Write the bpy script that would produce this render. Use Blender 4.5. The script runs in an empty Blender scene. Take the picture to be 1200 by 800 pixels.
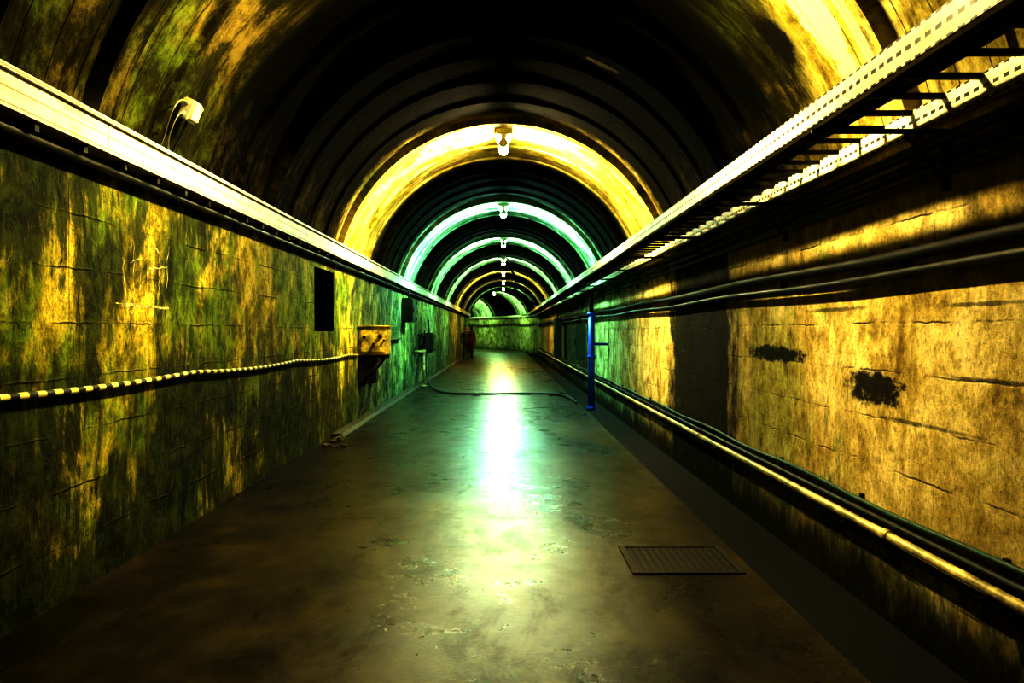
import bpy, bmesh, math, random
from mathutils import Vector, Matrix
random.seed(4)
scene = bpy.context.scene
C = bpy.context.collection

# ------------------------------------------------------------------ materials
class M:
    def __init__(s, name):
        s.m = bpy.data.materials.new(name); s.m.use_nodes = True
        s.t = s.m.node_tree; s.b = s.t.nodes['Principled BSDF']
        s.out = s.t.nodes['Material Output']
    def new(s, typ, **p):
        n = s.t.nodes.new(typ)
        for k, v in p.items(): setattr(n, k, v)
        return n
    def put(s, sock, v):
        if v is None: return
        if isinstance(v, bpy.types.NodeSocket): s.t.links.new(v, sock)
        else:
            if isinstance(v, (tuple, list)) and len(v) == 3 and len(sock.default_value) == 4: v = (*v, 1)
            sock.default_value = v
    def math(s, op, a, b=None, c=None, clamp=False):
        n = s.new('ShaderNodeMath', operation=op, use_clamp=clamp)
        s.put(n.inputs[0], a); s.put(n.inputs[1], b); s.put(n.inputs[2], c)
        return n.outputs[0]
    def uv(s):
        return s.new('ShaderNodeTexCoord').outputs['UV']
    def obj(s):
        return s.new('ShaderNodeTexCoord').outputs['Object']
    def xyz(s, v):
        n = s.new('ShaderNodeSeparateXYZ'); s.put(n.inputs[0], v); return n.outputs
    def scale(s, v, sc, loc=(0, 0, 0)):
        n = s.new('ShaderNodeMapping'); s.put(n.inputs[0], v)
        n.inputs['Scale'].default_value = sc; n.inputs['Location'].default_value = loc
        return n.outputs[0]
    def noise(s, v, sc=1, det=6, rough=.6, dist=0):
        n = s.new('ShaderNodeTexNoise'); s.put(n.inputs['Vector'], v)
        n.inputs['Scale'].default_value = sc; n.inputs['Detail'].default_value = det
        n.inputs['Roughness'].default_value = rough; n.inputs['Distortion'].default_value = dist
        return n.outputs[0]
    def ramp(s, f, stops):
        n = s.new('ShaderNodeValToRGB'); s.put(n.inputs[0], f)
        e = n.color_ramp.elements
        while len(e) < len(stops): e.new(.5)
        for i, (p, c) in enumerate(stops):
            e[i].position = p
            if not isinstance(c, (tuple, list)): c = (c, c, c)
            e[i].color = (*c, 1)
        return n.outputs[0]
    def step(s, f, a, b):
        n = s.new('ShaderNodeMapRange', interpolation_type='SMOOTHSTEP'); s.put(n.inputs[0], f)
        n.inputs[1].default_value = a; n.inputs[2].default_value = b
        return n.outputs[0]
    def mix(s, f, a, b, mode='MIX'):
        n = s.new('ShaderNodeMix', data_type='RGBA', blend_type=mode)
        s.put(n.inputs[0], f); s.put(n.inputs[6], a); s.put(n.inputs[7], b)
        return n.outputs[2]
    def bump(s, h, strength=.5, dist=.02):
        n = s.new('ShaderNodeBump'); s.put(n.inputs['Height'], h)
        n.inputs['Strength'].default_value = strength; n.inputs['Distance'].default_value = dist
        s.put(s.b.inputs['Normal'], n.outputs[0])
    def fin(s, col=None, rough=None, metal=None, spec=None):
        s.put(s.b.inputs['Base Color'], col); s.put(s.b.inputs['Roughness'], rough)
        s.put(s.b.inputs['Metallic'], metal); s.put(s.b.inputs['Specular IOR Level'], spec)
        return s.m
    def lines(s, x, period, w, wob=None):
        if wob is not None: x = s.math('ADD', x, wob)
        f = s.math('FRACT', s.math('DIVIDE', x, period))
        d = s.math('ABSOLUTE', s.math('SUBTRACT', f, .5))
        return s.step(d, .5 - w / period, .5)
    def blob(s, u, v, u0, v0, ru, rv, nz, amp=.7, soft=.15):
        a = s.math('POWER', s.math('ABSOLUTE', s.math('DIVIDE', s.math('SUBTRACT', u, u0), ru)), 2.0)
        b = s.math('POWER', s.math('ABSOLUTE', s.math('DIVIDE', s.math('SUBTRACT', v, v0), rv)), 2.0)
        r = s.math('ADD', s.math('ADD', a, b), s.math('MULTIPLY', s.math('SUBTRACT', nz, .5), amp * 4))
        return s.step(r, 1 + soft, 1 - soft)

def plain(name, col, rough=.5, metal=0, var=.35, sc=8, bump=0):
    m = M(name)
    n = m.noise(m.obj(), sc, 5, .65)
    f = m.step(n, .3, .75)
    c = m.mix(f, tuple(x * (1 - var) for x in col), tuple(min(1, x * (1 + var * .4)) for x in col))
    if bump: m.bump(n, bump, .01)
    return m.fin(c, rough, metal)

def wall_mat(name, right):
    m = M(name); uv = m.uv(); X = m.xyz(uv); u, v = X[0], X[1]
    o = 3.1 if right else 0
    big = m.noise(m.scale(uv, (.7, .8, 1), (o, 0, 0)), 1, 6, .65, .5)
    med = m.noise(m.scale(uv, (1.2, 1.3, 1), (9 + o, 2, 0)), 1.1, 10, .74, .7)
    rough = m.noise(m.scale(uv, (1.2, 1, 1), (4 + o, 2, 0)), 4.5, 9, .80, .3)
    streak = m.noise(m.scale(uv, (2.2, 1.0, 1), (1.3 + o, 4, 0)), 1.1, 10, .78, .6)
    drip = m.noise(m.scale(uv, (6, .8, 1), (1.3 + o, 4, 0)), 1.1, 7, .75, .3)
    fine = m.noise(uv, 22, 8, .80)
    mm = m.math('ADD', m.math('MULTIPLY', med, .55), m.math('MULTIPLY', rough, .45))
    if right:
        base = m.ramp(mm, [(.38, (.22, .16, .04)), (.47, (.54, .43, .15)), (.55, (.80, .69, .35)), (.64, (.90, .83, .54))])
    else:
        base = m.ramp(mm, [(.40, (.05, .055, .006)), (.47, (.26, .23, .02)), (.53, (.70, .58, .08)), (.60, (.92, .83, .27))])
    gs = m.math('ADD', m.math('MULTIPLY', big, .50), m.math('ADD', m.math('MULTIPLY', streak, .25), m.math('MULTIPLY', rough, .25)))
    g = m.step(gs, .45 if not right else .54, .545 if not right else .64)
    if right:
        g = m.math('MAXIMUM', g, m.math('MULTIPLY', m.blob(u, v, 9.4, .7, 1.1, 1.0, streak, 1.2, .6), .5))
    col = m.mix(m.math('MULTIPLY', g, .9), base, m.mix(m.step(rough, .38, .60), (.020, .045, .003), (.22, .36, .035)))
    low = m.step(v, 1.8 if not right else .7, 0.2 if not right else -.25)
    k = m.math('ADD', m.math('MULTIPLY', streak, .38), m.math('ADD', m.math('MULTIPLY', rough, .37), m.math('MULTIPLY', drip, .25)))
    k = m.math('ADD', k, m.math('MULTIPLY', low, .095 if not right else .15))
    big2 = m.noise(m.scale(uv, (.6, .7, 1), (20, 7, 0)), 1, 5, .6, .4)
    k = m.math('ADD', k, m.math('MULTIPLY', m.math('SUBTRACT', big2, .5), .60 if not right else .40))
    if not right:
        k = m.math('ADD', k, m.math('MULTIPLY', m.step(u, 6.6, 5.0), .05))
    k = m.step(k, .495 if not right else .55, .575 if not right else .66)
    dkc = m.mix(m.step(rough, .43, .61), (.007, .011, .003), (.065, .085, .010))
    col = m.mix(m.math('MULTIPLY', k, .94 if not right else .85), col, dkc)
    fg = m.step(fine, .50, .64)
    col = m.mix(m.math('MULTIPLY', fg, .55), col, (.05, .045, .010))
    # cool lamp light tinted into the wall colour: deeper bays paler and greener
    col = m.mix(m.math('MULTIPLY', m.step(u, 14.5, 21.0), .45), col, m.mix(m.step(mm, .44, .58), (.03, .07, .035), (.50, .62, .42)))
    wob = m.math('MULTIPLY', m.math('SUBTRACT', m.noise(m.scale(uv, (1, .2, 1)), 1.5, 6, .75), .5), .08)
    br = m.step(m.noise(m.scale(uv, (.9, 2.3, 1), (5, 5, 0)), 1.4, 4), .45, .58)
    hl = m.math('MULTIPLY', m.lines(v, .31, .010, wob), br)
    vl = m.math('MULTIPLY', m.lines(u, 1.45, .012, wob), m.math('MULTIPLY', br, .6))
    wob2 = m.math('MULTIPLY', m.math('SUBTRACT', m.noise(m.scale(uv, (2.4, .2, 1)), 2, 8, .85), .5), .5)
    cr = m.math('MULTIPLY', m.lines(v, .78, .008, wob2), m.step(m.noise(m.scale(uv, (.5, 1.6, 1), (2, 8, 0)), 1, 3), .5, .6))
    ln = m.math('MAXIMUM', m.math('MAXIMUM', hl, vl), cr)
    col = m.mix(m.math('MULTIPLY', ln, .75), col, (.03, .022, .004))
    h = m.math('ADD', m.math('MULTIPLY', fine, .45), m.math('MULTIPLY', rough, 1.1))
    h = m.math('SUBTRACT', h, m.math('MULTIPLY', ln, .4))
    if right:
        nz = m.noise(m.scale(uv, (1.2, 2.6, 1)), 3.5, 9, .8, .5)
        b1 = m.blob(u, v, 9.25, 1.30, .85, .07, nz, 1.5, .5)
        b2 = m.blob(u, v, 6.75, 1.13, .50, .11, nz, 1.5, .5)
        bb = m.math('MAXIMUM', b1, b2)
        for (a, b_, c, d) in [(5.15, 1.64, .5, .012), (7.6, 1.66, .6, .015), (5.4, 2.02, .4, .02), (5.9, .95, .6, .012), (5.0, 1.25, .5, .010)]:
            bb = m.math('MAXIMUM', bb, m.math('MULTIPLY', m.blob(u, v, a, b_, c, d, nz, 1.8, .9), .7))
        tn = m.noise(m.scale(uv, (1, .8, 1)), 1.6, 8, .66)  # the two big dark patches below are painted shade on the wall
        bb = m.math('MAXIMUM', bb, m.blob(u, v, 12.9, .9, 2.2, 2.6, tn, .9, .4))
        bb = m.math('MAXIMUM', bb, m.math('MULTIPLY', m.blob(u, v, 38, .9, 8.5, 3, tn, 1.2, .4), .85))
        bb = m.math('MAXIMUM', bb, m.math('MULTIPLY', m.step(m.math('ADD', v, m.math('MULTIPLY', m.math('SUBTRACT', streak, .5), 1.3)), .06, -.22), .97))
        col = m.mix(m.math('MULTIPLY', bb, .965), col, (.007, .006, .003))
    m.bump(h, 1.0, .035)
    return m.fin(col, .66, 0, .10 if right else .16)

mat_wl = wall_mat('stained_concrete_left', False)
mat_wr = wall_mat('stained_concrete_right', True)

def vault_mat():
    m = M('vault_concrete'); uv = m.uv(); X = m.xyz(uv); u, v = X[0], X[1]
    med = m.noise(m.scale(uv, (1.2, .9, 1)), 1.2, 9, .74, .5)
    st = m.noise(m.scale(uv, (3.5, 1, 1), (2, 3, 0)), 1, 9, .76, .4)
    rg = m.noise(uv, 5, 9, .8)
    fine = m.noise(uv, 22, 7, .78)
    mm = m.math('ADD', m.math('MULTIPLY', med, .6), m.math('MULTIPLY', rg, .4))
    base = m.ramp(mm, [(.36, (.10, .08, .01)), (.45, (.40, .33, .07)), (.54, (.74, .64, .26)), (.64, (.90, .82, .52))])
    big = m.noise(m.scale(uv, (.45, .45, 1), (7, 1, 0)), 1, 5, .6, .3)
    # paler, cooler base in the deeper bays, painting in the cool lamps' light
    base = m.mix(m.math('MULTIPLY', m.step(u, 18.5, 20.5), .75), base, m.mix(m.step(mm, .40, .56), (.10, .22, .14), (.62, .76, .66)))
    col = m.mix(m.math('MULTIPLY', m.step(big, .50, .62), .55), base, (.16, .28, .05))
    k = m.step(st, .50, .62)
    col = m.mix(m.math('MULTIPLY', k, .7), col, (.03, .026, .008))
    un = m.math('ADD', u, m.math('MULTIPLY', m.math('SUBTRACT', rg, .5), .7))
    # shade put into the colour of the nearest bay, less on its right side
    near_dim = m.step(un, 11.0, 10.4)
    keep = m.step(m.math('ADD', v, m.math('MULTIPLY', m.math('SUBTRACT', med, .5), 1.5)), 1.7, 2.2)
    keep = m.math('MULTIPLY', keep, m.step(un, 7.6, 6.9))
    near_mask = m.math('MULTIPLY', near_dim, m.math('SUBTRACT', 1.0, m.math('MULTIPLY', keep, .6)))
    near_col = m.mix(m.step(mm, .46, .60), (.014, .016, .004), m.mix(m.step(big, .42, .52), (.18, .14, .03), (.09, .14, .014)))
    near_col = m.mix(m.math('MULTIPLY', k, .88), near_col, (.006, .005, .002))
    near_col = m.mix(m.step(m.math('ABSOLUTE', v), 2.1, 1.5), near_col, (.008, .007, .003))
    col = m.mix(m.math('MULTIPLY', near_mask, .95), col, near_col)
    d = m.math('SUBTRACT', m.math('MULTIPLY', m.math('FRACT', m.math('ADD', m.math('DIVIDE', m.math('SUBTRACT', un, 6.9 - 90), 9.0), .5)), 9.0), 4.5)  # lamp falloff put into the colour: pale band at each lamp, dark between
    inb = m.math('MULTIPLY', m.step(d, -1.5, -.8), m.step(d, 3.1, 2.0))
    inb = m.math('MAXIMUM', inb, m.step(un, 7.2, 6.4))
    inb = m.math('SUBTRACT', inb, m.math('MULTIPLY', near_dim, m.step(un, 7.8, 8.6)), clamp=True)
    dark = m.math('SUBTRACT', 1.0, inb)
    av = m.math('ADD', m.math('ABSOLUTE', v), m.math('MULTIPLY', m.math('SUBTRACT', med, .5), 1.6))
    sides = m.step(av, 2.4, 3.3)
    gap_shade = m.mix(m.step(st, .42, .64), (.002, .002, .0015), (.010, .008, .004))  # near-black stands in for shade between the lamp bands
    dcol = m.mix(m.math('MULTIPLY', sides, m.step(mm, .44, .62)), gap_shade, (.11, .09, .026))
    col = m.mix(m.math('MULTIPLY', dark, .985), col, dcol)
    hl = m.lines(u, .36, .011)
    ln = m.math('MULTIPLY', hl, .5)
    col = m.mix(ln, col, (.006, .005, .002))
    nz = m.noise(m.scale(uv, (3, 2, 1)), 1.6, 8, .8)
    w = m.blob(u, v, 6.7, 2.05, .25, .9, nz, 1.0)
    w = m.math('MAXIMUM', w, m.blob(u, v, 11.0, 1.1, .14, .2, nz, .9))
    w = m.math('MAXIMUM', w, m.blob(u, v, 6.15, 2.5, .10, .8, nz, .8))
    col = m.mix(m.math('MULTIPLY', w, .8), col, (.80, .70, .38))
    dk = m.blob(u, v, 7.5, 2.3, .20, .26, nz, 1.3, .4)
    col = m.mix(dk, col, (.012, .01, .004))
    h = m.math('SUBTRACT', m.math('ADD', m.math('MULTIPLY', fine, .4), m.math('MULTIPLY', rg, 1.0)), m.math('MULTIPLY', ln, 1.6))
    m.bump(h, .9, .035)
    return m.fin(col, .75, 0, .03)
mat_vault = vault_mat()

def floor_mat():
    m = M('wet_concrete_floor'); uv = m.uv(); X = m.xyz(uv); u, v = X[0], X[1]
    big = m.noise(m.scale(uv, (.35, .8, 1)), 1, 6, .65, .5)
    med = m.noise(m.scale(uv, (1.0, 1.4, 1), (4, 4, 0)), 1.6, 9, .74, .3)
    fine = m.noise(uv, 30, 8, .8)
    f2 = m.noise(uv, 3, 8, .7)
    col = m.ramp(med, [(.3, (.008, .006, .003)), (.5, (.030, .022, .008)), (.7, (.085, .064, .022))])
    col = m.mix(m.math('MULTIPLY', m.step(fine, .5, .68), .5), col, (.14, .105, .036))
    wet = m.step(big, .34, .66)
    col = m.mix(m.math('MULTIPLY', wet, .7), col, (.005, .005, .003))
    jl = m.math('MULTIPLY', m.lines(u, 4.1, .012), .9)
    col = m.mix(jl, col, (.008, .006, .002))
    r = m.math('ADD', m.math('ADD', .215, m.math('MULTIPLY', f2, .24)), m.math('MULTIPLY', wet, -.06))
    r = m.math('ADD', r, m.math('MULTIPLY', m.step(fine, .5, .7), .08))
    h = m.math('SUBTRACT', m.math('ADD', m.math('MULTIPLY', med, .6), m.math('MULTIPLY', fine, .5)), jl)
    m.bump(h, .6, .008)
    # scuffed, drier patches reflect far less than the wet film
    sc = m.noise(m.scale(uv, (.5, 1.3, 1), (3, 3, 0)), 2.2, 8, .75, .4)
    sp = m.math('SUBTRACT', .36, m.math('MULTIPLY', m.step(sc, .42, .64), .26))
    return m.fin(col, r, 0, sp)
mat_floor = floor_mat()

mat_gutter = plain('gutter_bed_black', (.003, .003, .002), .95, 0, .5, 3, .5)  # gutter bed coloured nearly black
mat_niche = plain('niche_dark', (.015, .012, .006), .8, 0, .5)
mat_kerb = plain('kerb_concrete', (.06, .052, .018), .7, 0, .6, 6, .5)
mat_black = plain('black_rubber', (.010, .010, .009), .55)
mat_cable = plain('dark_cable', (.02, .018, .012), .5)
mat_wire = plain('grey_wire', (.30, .27, .16), .5)
mat_iron = plain('rusty_iron', (.022, .018, .009), .6, .3, .5, 12, .3)
mat_pipe = plain('painted_pipe', (.60, .51, .24), .35, .1, .7, 5, .1)
mat_blue = plain('blue_paint', (.02, .11, .75), .4, 0, .4)
mat_green = plain('green_cable', (.02, .06, .033), .5)
mat_yellow = plain('yellow_box_paint', (.58, .48, .10), .5, 0, .85, 7, .3)
mat_white = plain('aged_white_plastic', (.70, .66, .46), .4, 0, .3, 6)
mat_grey = plain('cabinet_grey_green', (.03, .05, .03), .5, .2, .4, 4)
mat_chalk = plain('chalk_paint', (.75, .70, .36), .8, 0, .7, 14)
mat_stone = plain('rubble_stone', (.14, .115, .04), .8, 0, .5, 9, .5)

def tray_mat(perf):
    m = M('galvanised_tray_perforated' if perf else 'cable_trunking_paint'); uv = m.uv(); X = m.xyz(uv); u, v = X[0], X[1]
    n = m.noise(m.scale(uv, (1.4, 5, 1)), 2, 8, .75)
    col = m.ramp(n, [(.3, (.30, .25, .13)), (.45, (.62, .59, .44)), (.7, (.82, .80, .68))])
    if perf:
        fu = m.math('FRACT', m.math('DIVIDE', u, .10))
        a = m.math('GREATER_THAN', fu, .42)
        d = m.math('ABSOLUTE', m.math('SUBTRACT', m.math('FRACT', m.math('DIVIDE', v, .065)), .5))
        b = m.math('LESS_THAN', d, .15)
        col = m.mix(m.math('MULTIPLY', a, b), col, (.012, .010, .005))
    else:
        l = m.math('MULTIPLY', m.lines(v, .075, .007), .85)
        j = m.lines(u, 3.0, .012)
        col = m.mix(m.math('MAXIMUM', l, j), col, (.12, .095, .03))
    return m.fin(col, .45, .05, .3)
mat_perf = tray_mat(True); mat_trunk = tray_mat(False)

def stripe_mat():
    m = M('yellow_black_striped_sheath'); uv = m.uv(); u = m.xyz(uv)[0]
    f = m.math('GREATER_THAN', m.math('FRACT', m.math('DIVIDE', u, .2)), .5)
    return m.fin(m.mix(f, (.012, .012, .008), (.70, .65, .22)), .45)
mat_stripe = stripe_mat()

def emis(name, col, st):
    m = M(name); m.fin((.9, .9, .85), .4)
    m.put(m.b.inputs['Emission Color'], col); m.b.inputs['Emission Strength'].default_value = st
    return m.m

# ------------------------------------------------------------------ geometry helpers
S0, R = 72.0, 36.0
def P(s, x, z):
    if s <= S0: return Vector((x, s, z))
    a = (s - S0) / R
    return Vector((-R + (R + x) * math.cos(a), S0 + (R + x) * math.sin(a), z))
def frange(a, b, st):
    n = max(1, round((b - a) / st)); return [a + (b - a) * i / n for i in range(n + 1)]
def srange(a, b):
    r = []
    if a < S0: r += frange(a, min(b, S0), 4.0)
    if b > S0: r += frange(max(a, S0), b, 1.5)[(1 if a < S0 else 0):]
    return r
def sweep(bm, prof, svals, closed=False, cap=False, mi=0, smooth=False):
    uvl = bm.loops.layers.uv.verify(); rows = []
    for s in svals:
        p = prof(s) if callable(prof) else prof
        rows.append((s, p, [bm.verts.new(P(s, q[0], q[1])) for q in p]))
    for (s0, p0, r0), (s1, p1, r1) in zip(rows, rows[1:]):
        n = len(r0)
        for i in range(n if closed else n - 1):
            j = (i + 1) % n
            f = bm.faces.new((r0[i], r0[j], r1[j], r1[i]))
            f.material_index = mi; f.smooth = smooth
            vj0 = p0[j][2] if j else p0[-1][2] + .1
            vj1 = p1[j][2] if j else p1[-1][2] + .1
            for l, c in zip(f.loops, ((s0, p0[i][2]), (s0, vj0), (s1, vj1), (s1, p1[i][2]))): l[uvl].uv = c
    if cap:
        for s, p, r in (rows[0], rows[-1]):
            f = bm.faces.new(r); f.material_index = mi
def obj_from(bm, name, mats, parent=None, recalc=True):
    if recalc: bmesh.ops.recalc_face_normals(bm, faces=bm.faces)
    me = bpy.data.meshes.new(name); bm.to_mesh(me); bm.free()
    for mm in mats: me.materials.append(mm)
    o = bpy.data.objects.new(name, me); C.objects.link(o)
    if parent: o.parent = parent
    return o
def empty(name, loc=(0, 0, 0)):
    e = bpy.data.objects.new(name, None); e.location = loc; e.empty_display_size = .2; C.objects.link(e); return e
def rect(x0, x1, z0, z1):
    return [(x0, z0, 0), (x1, z0, abs(x1 - x0)), (x1, z1, abs(x1 - x0) + z1 - z0), (x0, z1, 2 * abs(x1 - x0) + z1 - z0)]
def circ(x, z, r, n=12, ell=1.0):
    return [(x + r * math.cos(2 * math.pi * i / n), z + r * ell * math.sin(2 * math.pi * i / n), i * .02) for i in range(n)]
def box(bm, x0, x1, y0, y1, z0, z1, mi=0, bev=0):
    r = bmesh.ops.create_cube(bm, size=1)
    vs = r['verts']
    for v in vs:
        v.co = Vector(((x0 + x1) / 2 + v.co.x * (x1 - x0), (y0 + y1) / 2 + v.co.y * (y1 - y0), (z0 + z1) / 2 + v.co.z * (z1 - z0)))
    fs = {f for v in vs for f in v.link_faces}
    for f in fs: f.material_index = mi
    if bev:
        es = {e for v in vs for e in v.link_edges}
        g = bmesh.ops.bevel(bm, geom=list(es), offset=bev, segments=2, affect='EDGES')
        for f in g['faces']: f.material_index = mi
def cyl(bm, p, q, r, n=12, mi=0, r2=None):
    p, q = Vector(p), Vector(q); d = q - p
    g = bmesh.ops.create_cone(bm, cap_ends=True, segments=n, radius1=r, radius2=r if r2 is None else r2, depth=d.length)
    rot = d.to_track_quat('Z', 'Y').to_matrix().to_4x4()
    bmesh.ops.transform(bm, matrix=Matrix.Translation((p + q) / 2) @ rot, verts=g['verts'])
    for f in {f for v in g['verts'] for f in v.link_faces}:
        f.material_index = mi; f.smooth = len(f.verts) == 4
def tube(name, pts, r, mat, parent=None):
    cu = bpy.data.curves.new(name, 'CURVE'); cu.dimensions = '3D'; cu.bevel_depth = r; cu.bevel_resolution = 3; cu.resolution_u = 8
    sp = cu.splines.new('NURBS'); sp.points.add(len(pts) - 1)
    for a, p in zip(sp.points, pts): a.co = (*p, 1)
    sp.use_endpoint_u = True; sp.order_u = 3; cu.use_fill_caps = True
    o = bpy.data.objects.new(name, cu); C.objects.link(o); cu.materials.append(mat)
    dg = bpy.context.evaluated_depsgraph_get()
    me = bpy.data.meshes.new_from_object(o.evaluated_get(dg)); me.name = name
    bpy.data.objects.remove(o)
    o = bpy.data.objects.new(name, me); C.objects.link(o)
    for p in me.polygons: p.use_smooth = True
    if parent: o.parent = parent
    return o

# ------------------------------------------------------------------ tunnel shell
XL, XR, SP = -2.45, 2.45, 2.65
CZ, RV = 2.1, 2.51
SA, SB = -8.0, 118.0
GX = 1.57
N0, N1, NZ0, NZ1 = 13.3, 14.8, 1.50, 2.34
def wl(a, b): return [(XL, a, a), (XL, b, b)]
bm = bmesh.new()
sweep(bm, wl(0, SP), frange(SA, N0, 4)); sweep(bm, wl(0, SP), [N1] + [s for s in srange(16, SB)])
sweep(bm, wl(0, NZ0), [N0, N1]); sweep(bm, wl(NZ1, SP), [N0, N1])
D = .35
for quad in ([(N0, NZ0), (N1, NZ0)], [(N1, NZ0), (N1, NZ1)], [(N1, NZ1), (N0, NZ1)], [(N0, NZ1), (N0, NZ0)]):
    (a, b), (c, d) = quad
    f = bm.faces.new([bm.verts.new((XL, a, b)), bm.verts.new((XL, c, d)), bm.verts.new((XL - D, c, d)), bm.verts.new((XL - D, a, b))]); f.material_index = 1
f = bm.faces.new([bm.verts.new((XL - D, a, b)) for a, b in ((N0, NZ0), (N1, NZ0), (N1, NZ1), (N0, NZ1))]); f.material_index = 1
obj_from(bm, 'wall_left', [mat_wl, mat_niche], recalc=False)
bm = bmesh.new()
sweep(bm, [(XR, -.35, -.35), (XR, SP, SP)], srange(SA, SB))
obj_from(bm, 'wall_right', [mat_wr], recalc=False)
def vault(s, off):
    a0 = math.acos((SP - CZ) / RV)
    r = RV - off; n = 56; out = []
    for i in range(n + 1):
        a = -a0 + 2 * a0 * i / n
        out.append((r * math.sin(a) , CZ + r * math.cos(a), a * RV))
    return out
bm = bmesh.new(); sv = []; rp = 1.125
s = SA + .4; k = 0
sv.append((SA, 0))
while s < SB:
    w = .12 if k % 4 else .28
    d_ = .03 if k % 4 else .09
    sv += [(s, 0), (s + .02, d_), (s + w, d_), (s + w + .02, 0)]
    s += rp; k += 1
sv.append((SB + .5, 0))
rows = {}
def vf(s): return vault(s, rows[s])
for a, b in sv: rows[a] = b
sweep(bm, vf, [a for a, b in sv])
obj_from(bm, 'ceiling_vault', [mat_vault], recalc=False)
bm = bmesh.new()
sweep(bm, [(XL, 0, 0), (-.4, 0, 2.05), (GX, 0, GX - XL), (GX, -.35, GX - XL + .35)], srange(SA, SB))
obj_from(bm, 'floor', [mat_floor], recalc=False)
bm = bmesh.new()
sweep(bm, [(GX, -.35, 0), (XR, -.35, .9)], srange(SA, SB))
obj_from(bm, 'floor_gutter', [mat_gutter], recalc=False)
for nm, s in (('wall_back', SA), ('wall_far', SB)):
    bm = bmesh.new(); pr = [(XL, 0), (GX, 0), (GX, -.35), (XR, -.35)] + [(q[0], q[1]) for q in reversed(vault(s, 0))]
    bm.faces.new([bm.verts.new(P(s, x, z)) for x, z in pr])
    obj_from(bm, nm, [mat_kerb], recalc=False)
bm = bmesh.new()
sweep(bm, [(XL + .01, 0.002, 0), (XL + .01, .05, .07), (XL + .15, .05, .23), (XL + .19, .002, .3)], srange(14.5, SB), cap=True)
obj_from(bm, 'trim_kerb', [mat_kerb])

# ------------------------------------------------------------------ left trunking
tr = empty('cable_trunking')
bm = bmesh.new()
sweep(bm, rect(XL + .02, XL + .15, 2.54, 2.71), srange(SA + .1, SB - 1), closed=True, cap=True)
obj_from(bm, 'trunk_channel', [mat_trunk], tr)
bm = bmesh.new()
sweep(bm, rect(XL + .03, XL + .17, 2.71, 2.735), srange(SA + .1, SB - 1), closed=True, cap=True)
obj_from(bm, 'trunk_lid', [mat_trunk], tr)
bm = bmesh.new(); s = SA + .5
while s < 58:
    box(bm, XL + .005, XL + .13, s, s + .05, 2.49, 2.54); box(bm, XL + .005, XL + .03, s, s + .05, 2.42, 2.49)
    s += .6
obj_from(bm, 'trunk_brackets', [mat_iron], tr)
bm = bmesh.new()
sweep(bm, circ(XL + .06, 2.475, .026), srange(SA + .1, SB - 1), closed=True, cap=True, smooth=True)
obj_from(bm, 'under_cables', [mat_cable], tr)

bm = bmesh.new()
def sag(s):
    z = 1.20 - .03 * (1 - ((s % 4.0) / 2 - 1) ** 2) - .006 * max(0, s - 5)
    return circ(XL + .035, z, .019)
sweep(bm, sag, frange(SA + .1, 17.0, .5), closed=True, cap=True, smooth=True)
obj_from(bm, 'striped_cable', [mat_stripe])
# ------------------------------------------------------------------ right cable ladder
ld = empty('cable_ladder')
RA, RB = 1.70, 2.31
ZL = 2.62
for nm, x, z in (('rail_inner', RA, ZL), ('rail_outer', RB, ZL - .01)):
    bm = bmesh.new()
    pr = [(x + .03, z, 0), (x - .012, z, .033), (x - .012, z + .13, .163), (x + .03, z + .13, .2), (x + .03, z + .12, .21), (x, z + .12, .22), (x, z + .01, .25), (x + .03, z + .01, .28)]
    sweep(bm, pr, srange(SA + .1, SB - 1), closed=True, cap=True)
    obj_from(bm, nm, [mat_perf], ld)
bm = bmesh.new(); s = SA + .3
while s < 70:
    box(bm, RA + .002, RB - .014, s, s + .045, ZL + .095, ZL + .12); s += .42
obj_from(bm, 'rungs', [mat_iron], ld)
bm = bmesh.new(); s = SA + .8
while s < 70:
    box(bm, RA - .01, XR - .005, s, s + .03, ZL - .035, ZL - .012)
    box(bm, XR - .04, XR - .005, s, s + .03, ZL - .35, ZL - .035)
    cyl(bm, (RA + .5, s + .015, ZL - .03), (XR - .03, s + .015, ZL - .30), .009, 6)
    s += 3.2
obj_from(bm, 'wall_brackets', [mat_iron], ld)
bm = bmesh.new()
for i, (x, rr) in enumerate(((1.84, .034), (1.905, .028), (1.965, .032), (2.025, .028), (2.08, .026))):
    sweep(bm, lambda s, x=x, rr=rr, i=i: circ(x + .012 * math.sin(s * 1.3 + i * 2), ZL + .122 + rr, rr, 8), frange(SA + .1, 70, 1.0), closed=True, cap=True, smooth=True)
for x, z, rr in ((2.40, ZL - .07, .036), (2.41, ZL - .16, .030), (2.41, ZL - .25, .026)):
    sweep(bm, circ(x, z, rr, 8), srange(SA + .1, 70), closed=True, cap=True, smooth=True)
obj_from(bm, 'laid_cables', [mat_black], ld)

wp = empty('wall_conduits')
bm = bmesh.new()
for z, rr in ((1.96, .040), (1.85, .024)):
    sweep(bm, lambda s, z=z, rr=rr: circ(XR - .01 - rr - .05, z + .012 * math.sin(s * .9 + z * 9), rr, 10), frange(SA + .1, 70, .8), closed=True, cap=True, smooth=True)
obj_from(bm, 'dark_conduits', [mat_black], wp)
bm = bmesh.new(); s = SA + .6
while s < 70:
    box(bm, XR - .06, XR - .004, s, s + .04, 1.82, 2.01); s += 2.7
obj_from(bm, 'conduit_saddles', [mat_iron], wp)
lp = empty('water_pipe')
bm = bmesh.new()
sweep(bm, circ(XR - .10, .25, .028, 16), srange(SA + .1, 70), closed=True, cap=True, smooth=True)
s = SA + 2.2
while s < 70:
    cyl(bm, (XR - .10, s, .25), (XR - .10, s + .10, .25), .036, 14); s += 6.0
obj_from(bm, 'pipe_run', [mat_pipe], lp)
bm = bmesh.new(); s = SA + .9
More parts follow.
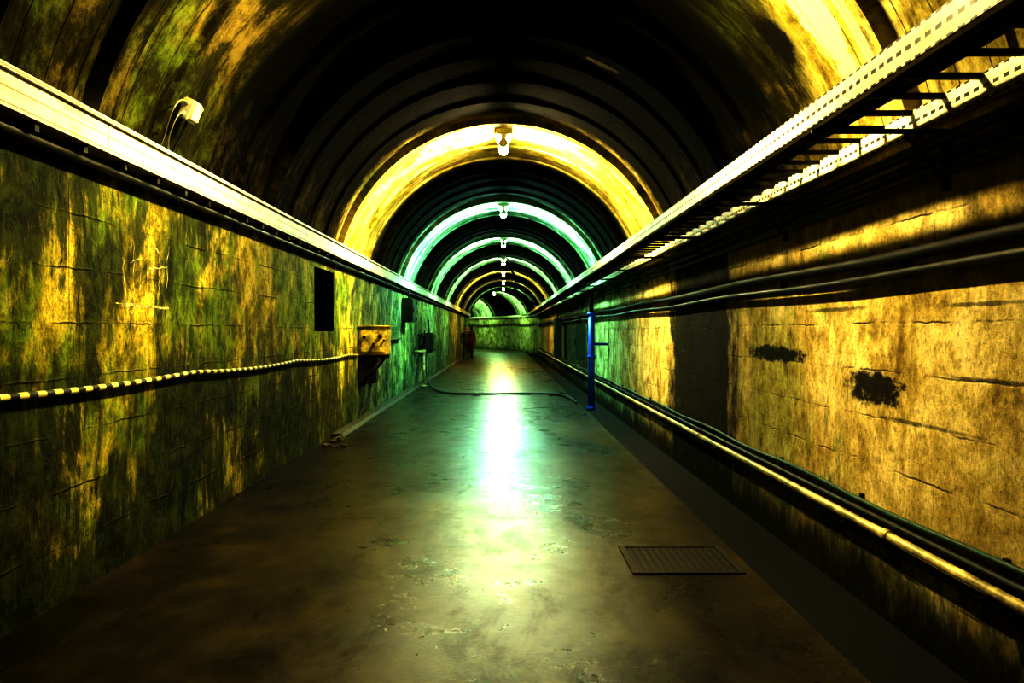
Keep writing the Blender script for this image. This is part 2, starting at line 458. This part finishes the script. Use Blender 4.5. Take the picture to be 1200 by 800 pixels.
while s < 70:
    box(bm, XR - .15, XR - .004, s, s + .04, .195, .215); box(bm, XR - .03, XR - .004, s, s + .04, .195, .40); s += 2.0
obj_from(bm, 'pipe_brackets', [mat_iron], lp)
bm = bmesh.new()
sweep(bm, lambda s: circ(XR - .04, .37 + .012 * math.sin(s * 1.7), .018, 8), frange(SA + .1, 70, .6), closed=True, cap=True, smooth=True)
obj_from(bm, 'green_cable_run', [mat_green], lp)
bm = bmesh.new()
sweep(bm, circ(XR - .05, .16, .025, 8), srange(SA + .1, 70), closed=True, cap=True, smooth=True)
sweep(bm, circ(XR - .04, .30, .020, 8), srange(SA + .1, 70), closed=True, cap=True, smooth=True)
obj_from(bm, 'lower_cable_run', [mat_black], lp)

# ------------------------------------------------------------------ ceiling lamps
WARM = (1, .84, .42); COOL = (.42, 1, .80); PALE = (.60, 1, .5)
lamps = [(-2.1, WARM, 140), (6.9, WARM, 1050), (15.9, (1, .86, .48), 1200), (24.9, COOL, 1200), (33.9, (.5, 1, .72), 950), (42.9, (.6, 1, .66), 800), (51.9, (1, .66, .22), 800), (60.9, (1, .8, .35), 300), (69.9, PALE, 250), (78.9, PALE, 480), (87.9, PALE, 420), (96.9, PALE, 400)]
top = CZ + RV - .07
for i, (s, colr, st) in enumerate(lamps):
    e = empty('ceiling_lamp')
    bm = bmesh.new()
    for (hx, hy, z0, z1, bv) in ((.11, .36, top - .06, top + .04, .015), (.08, .30, top - .09, top - .06, .01)):
        box(bm, -hx, hx, -hy, hy, z0, z1, 0, bv)
    for yy in (-.325, .325):
        cyl(bm, (0, yy - .014, top - .185), (0, yy + .014, top - .185), .07, 18)
        box(bm, -.04, .04, yy - .012, yy + .012, top - .15, top - .05, 0)
    o = obj_from(bm, 'housing', [mat_white], e)
    bm = bmesh.new()
    cyl(bm, (0, -.31, top - .185), (0, .31, top - .185), .063, 16)
    obj_from(bm, 'tube_diffuser', [emis('lamp_glow_%d' % i, colr, st)], e)
    p = P(s, 0, 0); e.location = p
    if s > S0: e.rotation_euler[2] = (s - S0) / R

# ------------------------------------------------------------------ objects left side
jb = empty('junction_box')
bm = bmesh.new()
box(bm, XL + .01, XL + .50, 17.2, 17.75, 1.10, 1.57, 0, .02)
box(bm, XL + .005, XL + .53, 17.16, 17.79, 1.57, 1.60, 0, .008)
box(bm, XL + .06, XL + .45, 17.17, 17.2, 1.15, 1.52, 0, .01)
obj_from(bm, 'box_body', [mat_yellow], jb)
bm = bmesh.new()
for a, b in ((.12, 1.40), (.28, 1.28), (.38, 1.42)):
    cyl(bm, (XL + a, 17.17, b), (XL + a, 17.13, b), .03, 10)
cyl(bm, (XL + .45, 17.17, 1.35), (XL + .45, 17.12, 1.35), .018, 8)
for yy in (17.25, 17.66):
    box(bm, XL + .02, XL + .48, yy, yy + .04, 1.05, 1.098)
    box(bm, XL + .005, XL + .06, yy, yy + .04, .55, 1.05)
    cyl(bm, (XL + .42, yy + .02, 1.06), (XL + .04, yy + .02, .58), .025, 8)
box(bm, XL + .02, XL + .30, 17.3, 17.65, .62, 1.05, 0, .02)
obj_from(bm, 'gland_and_bracket', [mat_iron], jb)
tube('drop_cable_1', [(XL + .2, 17.4, .64), (XL + .2, 17.3, .4), (XL + .08, 17.1, .2), (XL + .06, 16.9, .02)], .02, mat_black, jb)
tube('feed_cable', [(XL + .3, 17.76, 1.4), (XL + .2, 18.6, 1.3), (XL + .08, 20, 1.34), (XL + .06, 22, 1.30), (XL + .06, 24, 1.34)], .02, mat_black, jb)

def wallbox(name, x0, x1, y0, y1, z0, z1, mat, side=1):
    e = empty(name); bm = bmesh.new()
    box(bm, x0, x1, y0, y1, z0, z1, 0, .015)
    xf = x1 if side > 0 else x0
    box(bm, min(xf, xf + side * .015), max(xf, xf + side * .015), y0 + .04, y1 - .04, z0 + .04, z1 - .04, 0, .004)
    obj_from(bm, 'cabinet_body', [mat], e)
    bm = bmesh.new()
    xh = xf + side * .03
    cyl(bm, (xh, y0 + .1, z0 + (z1 - z0) * .4), (xh, y0 + .1, z0 + (z1 - z0) * .6), .012, 8)
    for zz in (.15, .85): cyl(bm, (xh, y1 - .05, z0 + (z1 - z0) * zz - .04), (xh, y1 - .05, z0 + (z1 - z0) * zz + .04), .012, 8)
    obj_from(bm, 'handle_and_hinges', [mat_iron], e)
    bm = bmesh.new(); xm = (x0 + x1) / 2
    cyl(bm, (xm, (y0 + y1) / 2, z1), (xm, (y0 + y1) / 2, min(2.5, z1 + .4)), .02, 8)
    obj_from(bm, 'riser_conduit', [mat_cable], e)
    return e
wallbox('switch_box', XL + .01, XL + .26, 24.6, 25.6, 1.72, 2.30, mat_grey)
wallbox('switch_box', XL + .01, XL + .30, 31.0, 31.9, .85, 1.45, mat_grey)
wallbox('electrical_cabinet', XR - .42, XR - .16, 40, 41.3, .45, 2.0, mat_grey, -1)
wallbox('electrical_cabinet', XR - .42, XR - .16, 28.5, 29.3, .7, 1.7, mat_grey, -1)

th = math.radians(-66.5)
sb = empty('vault_junction_box', ((RV - .075) * math.sin(th), 7.33, CZ + (RV - .075) * math.cos(th)))
sb.rotation_euler = (0, th, 0)
bm = bmesh.new()
box(bm, -.075, .075, -.10, .10, -.045, .04, 0, .010)
box(bm, -.06, .06, -.085, .085, -.055, -.045, 0, .004)
for a in (-.04, .04): cyl(bm, (a, -.10, 0), (a, -.13, 0), .016, 8)
for a in (-.045, .045):
    for b in (-.07, .07): cyl(bm, (a, b, -.055), (a, b, -.060), .008, 8)
obj_from(bm, 'box_body', [mat_white], sb)
tube('wire_loop', [(-.04, -.12, 0), (-.06, -.20, -.01), (-.16, -.22, -.01), (-.26, -.16, .0), (-.32, -.05, .01), (-.36, .0, .02)], .006, mat_wire, sb)
tube('wire_loop_2', [(.04, -.12, 0), (.04, -.26, -.01), (-.05, -.36, -.02), (-.16, -.32, -.01), (-.26, -.24, .0), (-.36, -.20, .02)], .006, mat_wire, sb)
tube('wire_drop', [(-.07, .03, 0), (-.16, .05, 0), (-.28, .03, .01), (-.36, .05, .02)], .009, mat_black, sb)

bm = bmesh.new()
def stroke(y0, z0, y1, z1, w=.005):
    d = Vector((0, y1 - y0, z1 - z0)); n = Vector((0, -d.z, d.y)).normalized() * w
    nseg = 7; prev = None
    for i in range(nseg + 1):
        t = i / nseg; ww = n * random.uniform(.25, 1.3)
        c = Vector((XL + .004, y0, z0)) + d * t + Vector((0, random.uniform(-.02, .02), random.uniform(-.006, .006)))
        a, b = bm.verts.new(c + ww), bm.verts.new(c - ww)
        if prev: bm.faces.new((prev[0], a, b, prev[1]))
        prev = (a, b)
stroke(6.5, 1.68, 7.5, 1.665, .007); stroke(6.6, 1.665, 7.2, 1.67, .005)
for y, z0, zt in ((6.66, 1.74, 1.98), (6.80, 1.72, 2.12), (6.92, 1.78, 1.95), (7.08, 1.72, 2.16), (7.16, 1.9, 2.14), (7.30, 1.74, 2.05), (7.46, 1.8, 2.12)):
    stroke(y, z0, y + random.uniform(-.06, .06), zt)
stroke(6.72, 1.95, 7.0, 2.0); stroke(7.1, 1.93, 7.5, 1.97); stroke(7.08, 2.15, 7.3, 2.05)
obj_from(bm, 'chalk_graffiti', [mat_chalk], recalc=False)

bm = bmesh.new()
for i in range(16):
    r_ = random.uniform(.015, .045)
    g = bmesh.ops.create_icosphere(bm, subdivisions=2, radius=r_)
    x = XL + .12 + abs(random.gauss(0, .10)); y = 13.2 + random.uniform(-.1, 1.2)
    for v in g['verts']:
        v.co = v.co * random.uniform(.8, 1.15); v.co.z *= .65; v.co += Vector((x, y, r_ * .5))
obj_from(bm, 'rubble_pile', [mat_stone])

tube('floor_hose', [(XL + .1, 32.0, 1.05), (XL + .12, 31, .85), (-2.22, 29.5, .35), (-1.95, 27.2, .03), (-1.6, 25.0, .03), (-1.2, 24.1, .03), (-.3, 24.0, .03), (.6, 24.3, .03), (1.25, 24.1, .03), (1.5, 22.8, .03), (1.50, 21, .03)], .024, mat_black)
hc = empty('hose_coil')
pts = []
for i in range(64):
    a = i / 12 * 2 * math.pi
    pts.append((XL + .08 + .02 * (i / 12), 29.2 + .42 * math.cos(a), 1.12 + .32 * math.sin(a)))
tube('coil', pts, .022, mat_black, hc)
bm = bmesh.new(); box(bm, XL + .004, XL + .22, 29.15, 29.25, 1.38, 1.42); box(bm, XL + .19, XL + .22, 29.15, 29.25, 1.42, 1.52)
obj_from(bm, 'hook', [mat_iron], hc)
sp = empty('stand_pipe')
bm = bmesh.new(); cyl(bm, (XL + .28, 28.0, .0), (XL + .28, 28.0, .95), .035, 12); cyl(bm, (XL + .28, 28, .95), (XL + .02, 28, .95), .035, 12)
cyl(bm, (XL + .28, 28.0, .0), (XL + .28, 28.0, .03), .09, 12); cyl(bm, (XL + .28, 28.0, .9), (XL + .28, 28.0, 1.0), .055, 12)
obj_from(bm, 'pipe_body', [mat_pipe], sp)

bp = empty('blue_stand_pipe')
bm = bmesh.new()
X0, Y0 = 2.06, 24.0
cyl(bm, (X0, Y0, -.35), (X0, Y0, 1.95), .075, 18)
for z in (-.30, .9, 1.9): cyl(bm, (X0, Y0, z - .04), (X0, Y0, z + .04), .10, 18)
cyl(bm, (X0, Y0, 1.2), (XR - .01, Y0, 1.2), .03, 10)
cyl(bm, (X0, Y0, 1.95), (X0, Y0, 2.5), .05, 14, 1)
obj_from(bm, 'pipe_body', [mat_blue, mat_iron], bp)

dc = empty('drain_cover')
bm = bmesh.new()
x0, x1, y0, y1 = .80, 1.50, 6.3, 7.1
for a in ((x0, x1, y0, y0 + .04), (x0, x1, y1 - .04, y1), (x0, x0 + .04, y0 + .04, y1 - .04), (x1 - .04, x1, y0 + .04, y1 - .04)):
    box(bm, *a, .0, .010)
box(bm, x0 + .05, x1 - .05, y0 + .05, y1 - .05, .0, .006)
for i in range(12):
    for j in range(14):
        xx = x0 + .08 + i * .048; yy = y0 + .08 + j * .049
        box(bm, xx - .012, xx + .012, yy - .006, yy + .006, .006, .008)
obj_from(bm, 'iron_plate', [mat_iron], dc)

tube('hanging_cable', [(.35, 50, 4.5), (.55, 50, 4.3), (.6, 50, 3.8), (.55, 50.2, 3.5), (.75, 50.3, 3.25), (1.1, 50.4, 3.05), (1.7, 50.4, 2.78)], .05, mat_black)

# ------------------------------------------------------------------ people
mat_skin = plain('skin', (.35, .2, .13), .5); mat_hair = plain('hair', (.02, .015, .01), .6)
mat_lips = plain('lips', (.25, .08, .06))
def skin_obj(verts, edges, radii, sub=1):
    me = bpy.data.meshes.new('t'); me.from_pydata(verts, edges, []); o = bpy.data.objects.new('t', me); C.objects.link(o)
    md = o.modifiers.new('s', 'SKIN'); md.use_smooth_shade = True
    for i, r in enumerate(radii):
        r = r if isinstance(r, tuple) else (r, r)
        me.skin_vertices[0].data[i].radius = r
    me.skin_vertices[0].data[0].use_root = True
    o.modifiers.new('sub', 'SUBSURF').levels = sub
    dg = bpy.context.evaluated_depsgraph_get()
    out = bpy.data.meshes.new_from_object(o.evaluated_get(dg)); bpy.data.objects.remove(o)
    return out
def person(loc, rot, jacket, trousers, arms, stride):
    e = empty('standing_person', loc); e.rotation_euler[2] = rot
    V = [(0, 0, .96), (0, 0, 1.12), (0, 0, 1.30), (0, 0, 1.43), (0, .0, 1.50), (0, -.01, 1.58)]
    Rr = [(.155, .11), (.145, .10), (.165, .115), (.12, .09), .058, .055]
    E = [(0, 1), (1, 2), (2, 3), (3, 4), (4, 5)]
    hands = []
    for sx, st, arm in ((-1, stride, arms[0]), (1, -stride, arms[1])):
        b = len(V)
        V += [(sx * .10, 0, .88), (sx * .11, st * .35 - .02, .50), (sx * .11, st, .10), (sx * .115, st - .02, .05), (sx * .125, st - .16, .035)]
        Rr += [.092, .062, .045, .042, (.042, .03)]
        E += [(0, b), (b, b + 1), (b + 1, b + 2), (b + 2, b + 3), (b + 3, b + 4)]
        b = len(V)
        V += [(sx * .19, 0, 1.40)] + [(sx * a[0], a[1], a[2]) for a in arm]
        Rr += [.062, .047, .036, .028]
        E += [(3, b), (b, b + 1), (b + 1, b + 2), (b + 2, b + 3)]
        hands.append((sx, Vector(V[-2]), Vector(V[-1])))
    me = skin_obj(V, E, Rr, 2)
    for m_ in (jacket, trousers, mat_skin, mat_black): me.materials.append(m_)
    for p in me.polygons:
        c = p.center; p.use_smooth = True
        p.material_index = 3 if c.z < .09 else 1 if (c.z < .93 and abs(c.x) < .2) else 2 if (c.z > 1.51 and abs(c.x) < .1) else 0
    o = bpy.data.objects.new('clothed_body', me); C.objects.link(o); o.parent = e
    bm = bmesh.new(); bmesh.ops.create_uvsphere(bm, u_segments=24, v_segments=18, radius=1)
    for v in bm.verts:
        x, y, z = v.co
        w = .076 * (1 - .22 * max(0, -z))
        yy = .097 * y * (1 - .12 * max(0, -z))
        v.co = (x * w, yy - .015, z * .118 + 1.655)
        if y < -.75 and -.35 < z < .15 and abs(x) < .22: v.co.y -= .022 * (1 - abs(x) / .22)
        if y < -.5 and .05 < z < .3 and .2 < abs(x) < .55: v.co.y += .008
    for f in bm.faces:
        c = f.calc_center_median(); f.smooth = True
        f.material_index = 1 if (c.z > 1.715 or (c.y > .0 and c.z > 1.60)) else 0
    for sx in (-1, 1):
        g = bmesh.ops.create_uvsphere(bm, u_segments=8, v_segments=6, radius=1)
        for v in g['verts']: v.co = (v.co.x * .012 + sx * .078, v.co.y * .022 - .005, v.co.z * .032 + 1.65)
        g = bmesh.ops.create_uvsphere(bm, u_segments=8, v_segments=6, radius=.011)
        for v in g['verts']: v.co += Vector((sx * .03, -.098, 1.668))
        for f in {f for v in g['verts'] for f in v.link_faces}: f.material_index = 1
    box(bm, -.022, .022, -.108, -.09, 1.593, 1.60, 2)
    obj_from(bm, 'head', [mat_skin, mat_hair, mat_lips], e)
    for sx, el, wr in hands:
        d = (wr - el).normalized(); side = Vector((0, 1, 0)) if abs(d.y) < .8 else Vector((0, 0, 1))
        side = (side - d * side.dot(d)).normalized(); nrm = d.cross(side)
        V = [wr - d * .01, wr + d * .04, wr + d * .08]; Rr = [(.026, .018), (.036, .016), (.036, .014)]; E = [(0, 1), (1, 2)]
        me = skin_obj(V, E, Rr, 1); me.materials.append(mat_skin)
        h = bpy.data.objects.new('palm', me); C.objects.link(h); h.parent = e
        bm = bmesh.new()
        for k_, L in enumerate((.062, .075, .07, .055)):
            b0 = wr + d * .075 + side * (-.027 + .018 * k_)
            b1 = b0 + d * L * .5; b2 = b1 + (d * .8 + nrm * .5 * -sx).normalized() * L * .5
            cyl(bm, b0, b1, .009, 8, r2=.008); cyl(bm, b1, b2, .008, 8, r2=.006)
        b0 = wr + d * .03 - side * .03; b1 = b0 - side * .025 + d * .03; b2 = b1 + d * .03
        cyl(bm, b0, b1, .011, 8, r2=.009); cyl(bm, b1, b2, .009, 8, r2=.007)
        obj_from(bm, 'fingers', [mat_skin], e)
mat_red = plain('dark_red_jacket', (.14, .015, .010), .7); mat_dj = plain('dark_jacket', (.015, .013, .012), .7)
mat_jean = plain('dark_trousers', (.012, .012, .016), .7); mat_khaki = plain('brown_trousers', (.06, .045, .025), .7)
person((-1.98, 54, 0), .3, mat_dj, mat_jean, ([(.25, .02, 1.14), (.24, -.10, .90), (.235, -.13, .86)], [(.25, .02, 1.14), (.22, -.18, 1.02), (.17, -.24, 1.03)]), .04)
person((-1.78, 57, 0), 2.6, mat_red, mat_khaki, ([(.25, .02, 1.14), (.26, -.04, .90), (.26, -.06, .86)], [(.25, .02, 1.14), (.26, -.04, .90), (.26, -.06, .86)]), .14)

# ------------------------------------------------------------------ world, camera
w = bpy.data.worlds.new('World'); scene.world = w; w.use_nodes = True
w.node_tree.nodes['Background'].inputs[0].default_value = (.01, .012, .008, 1)
w.node_tree.nodes['Background'].inputs[1].default_value = .2
cam = bpy.data.cameras.new('Camera'); co = bpy.data.objects.new('Camera', cam); C.objects.link(co)
cam.lens = 36; cam.sensor_width = 36; cam.clip_end = 300; cam.clip_start = .05
co.location = (0, 0, 1.5)
co.rotation_euler = (math.radians(90 - .57), 0, math.radians(-.48))
scene.camera = co
scene.view_settings.view_transform = 'Standard'
try: scene.view_settings.look = 'High Contrast'
except Exception as ex: print('look', ex)
scene.view_settings.exposure = .5
scene.view_settings.gamma = .64
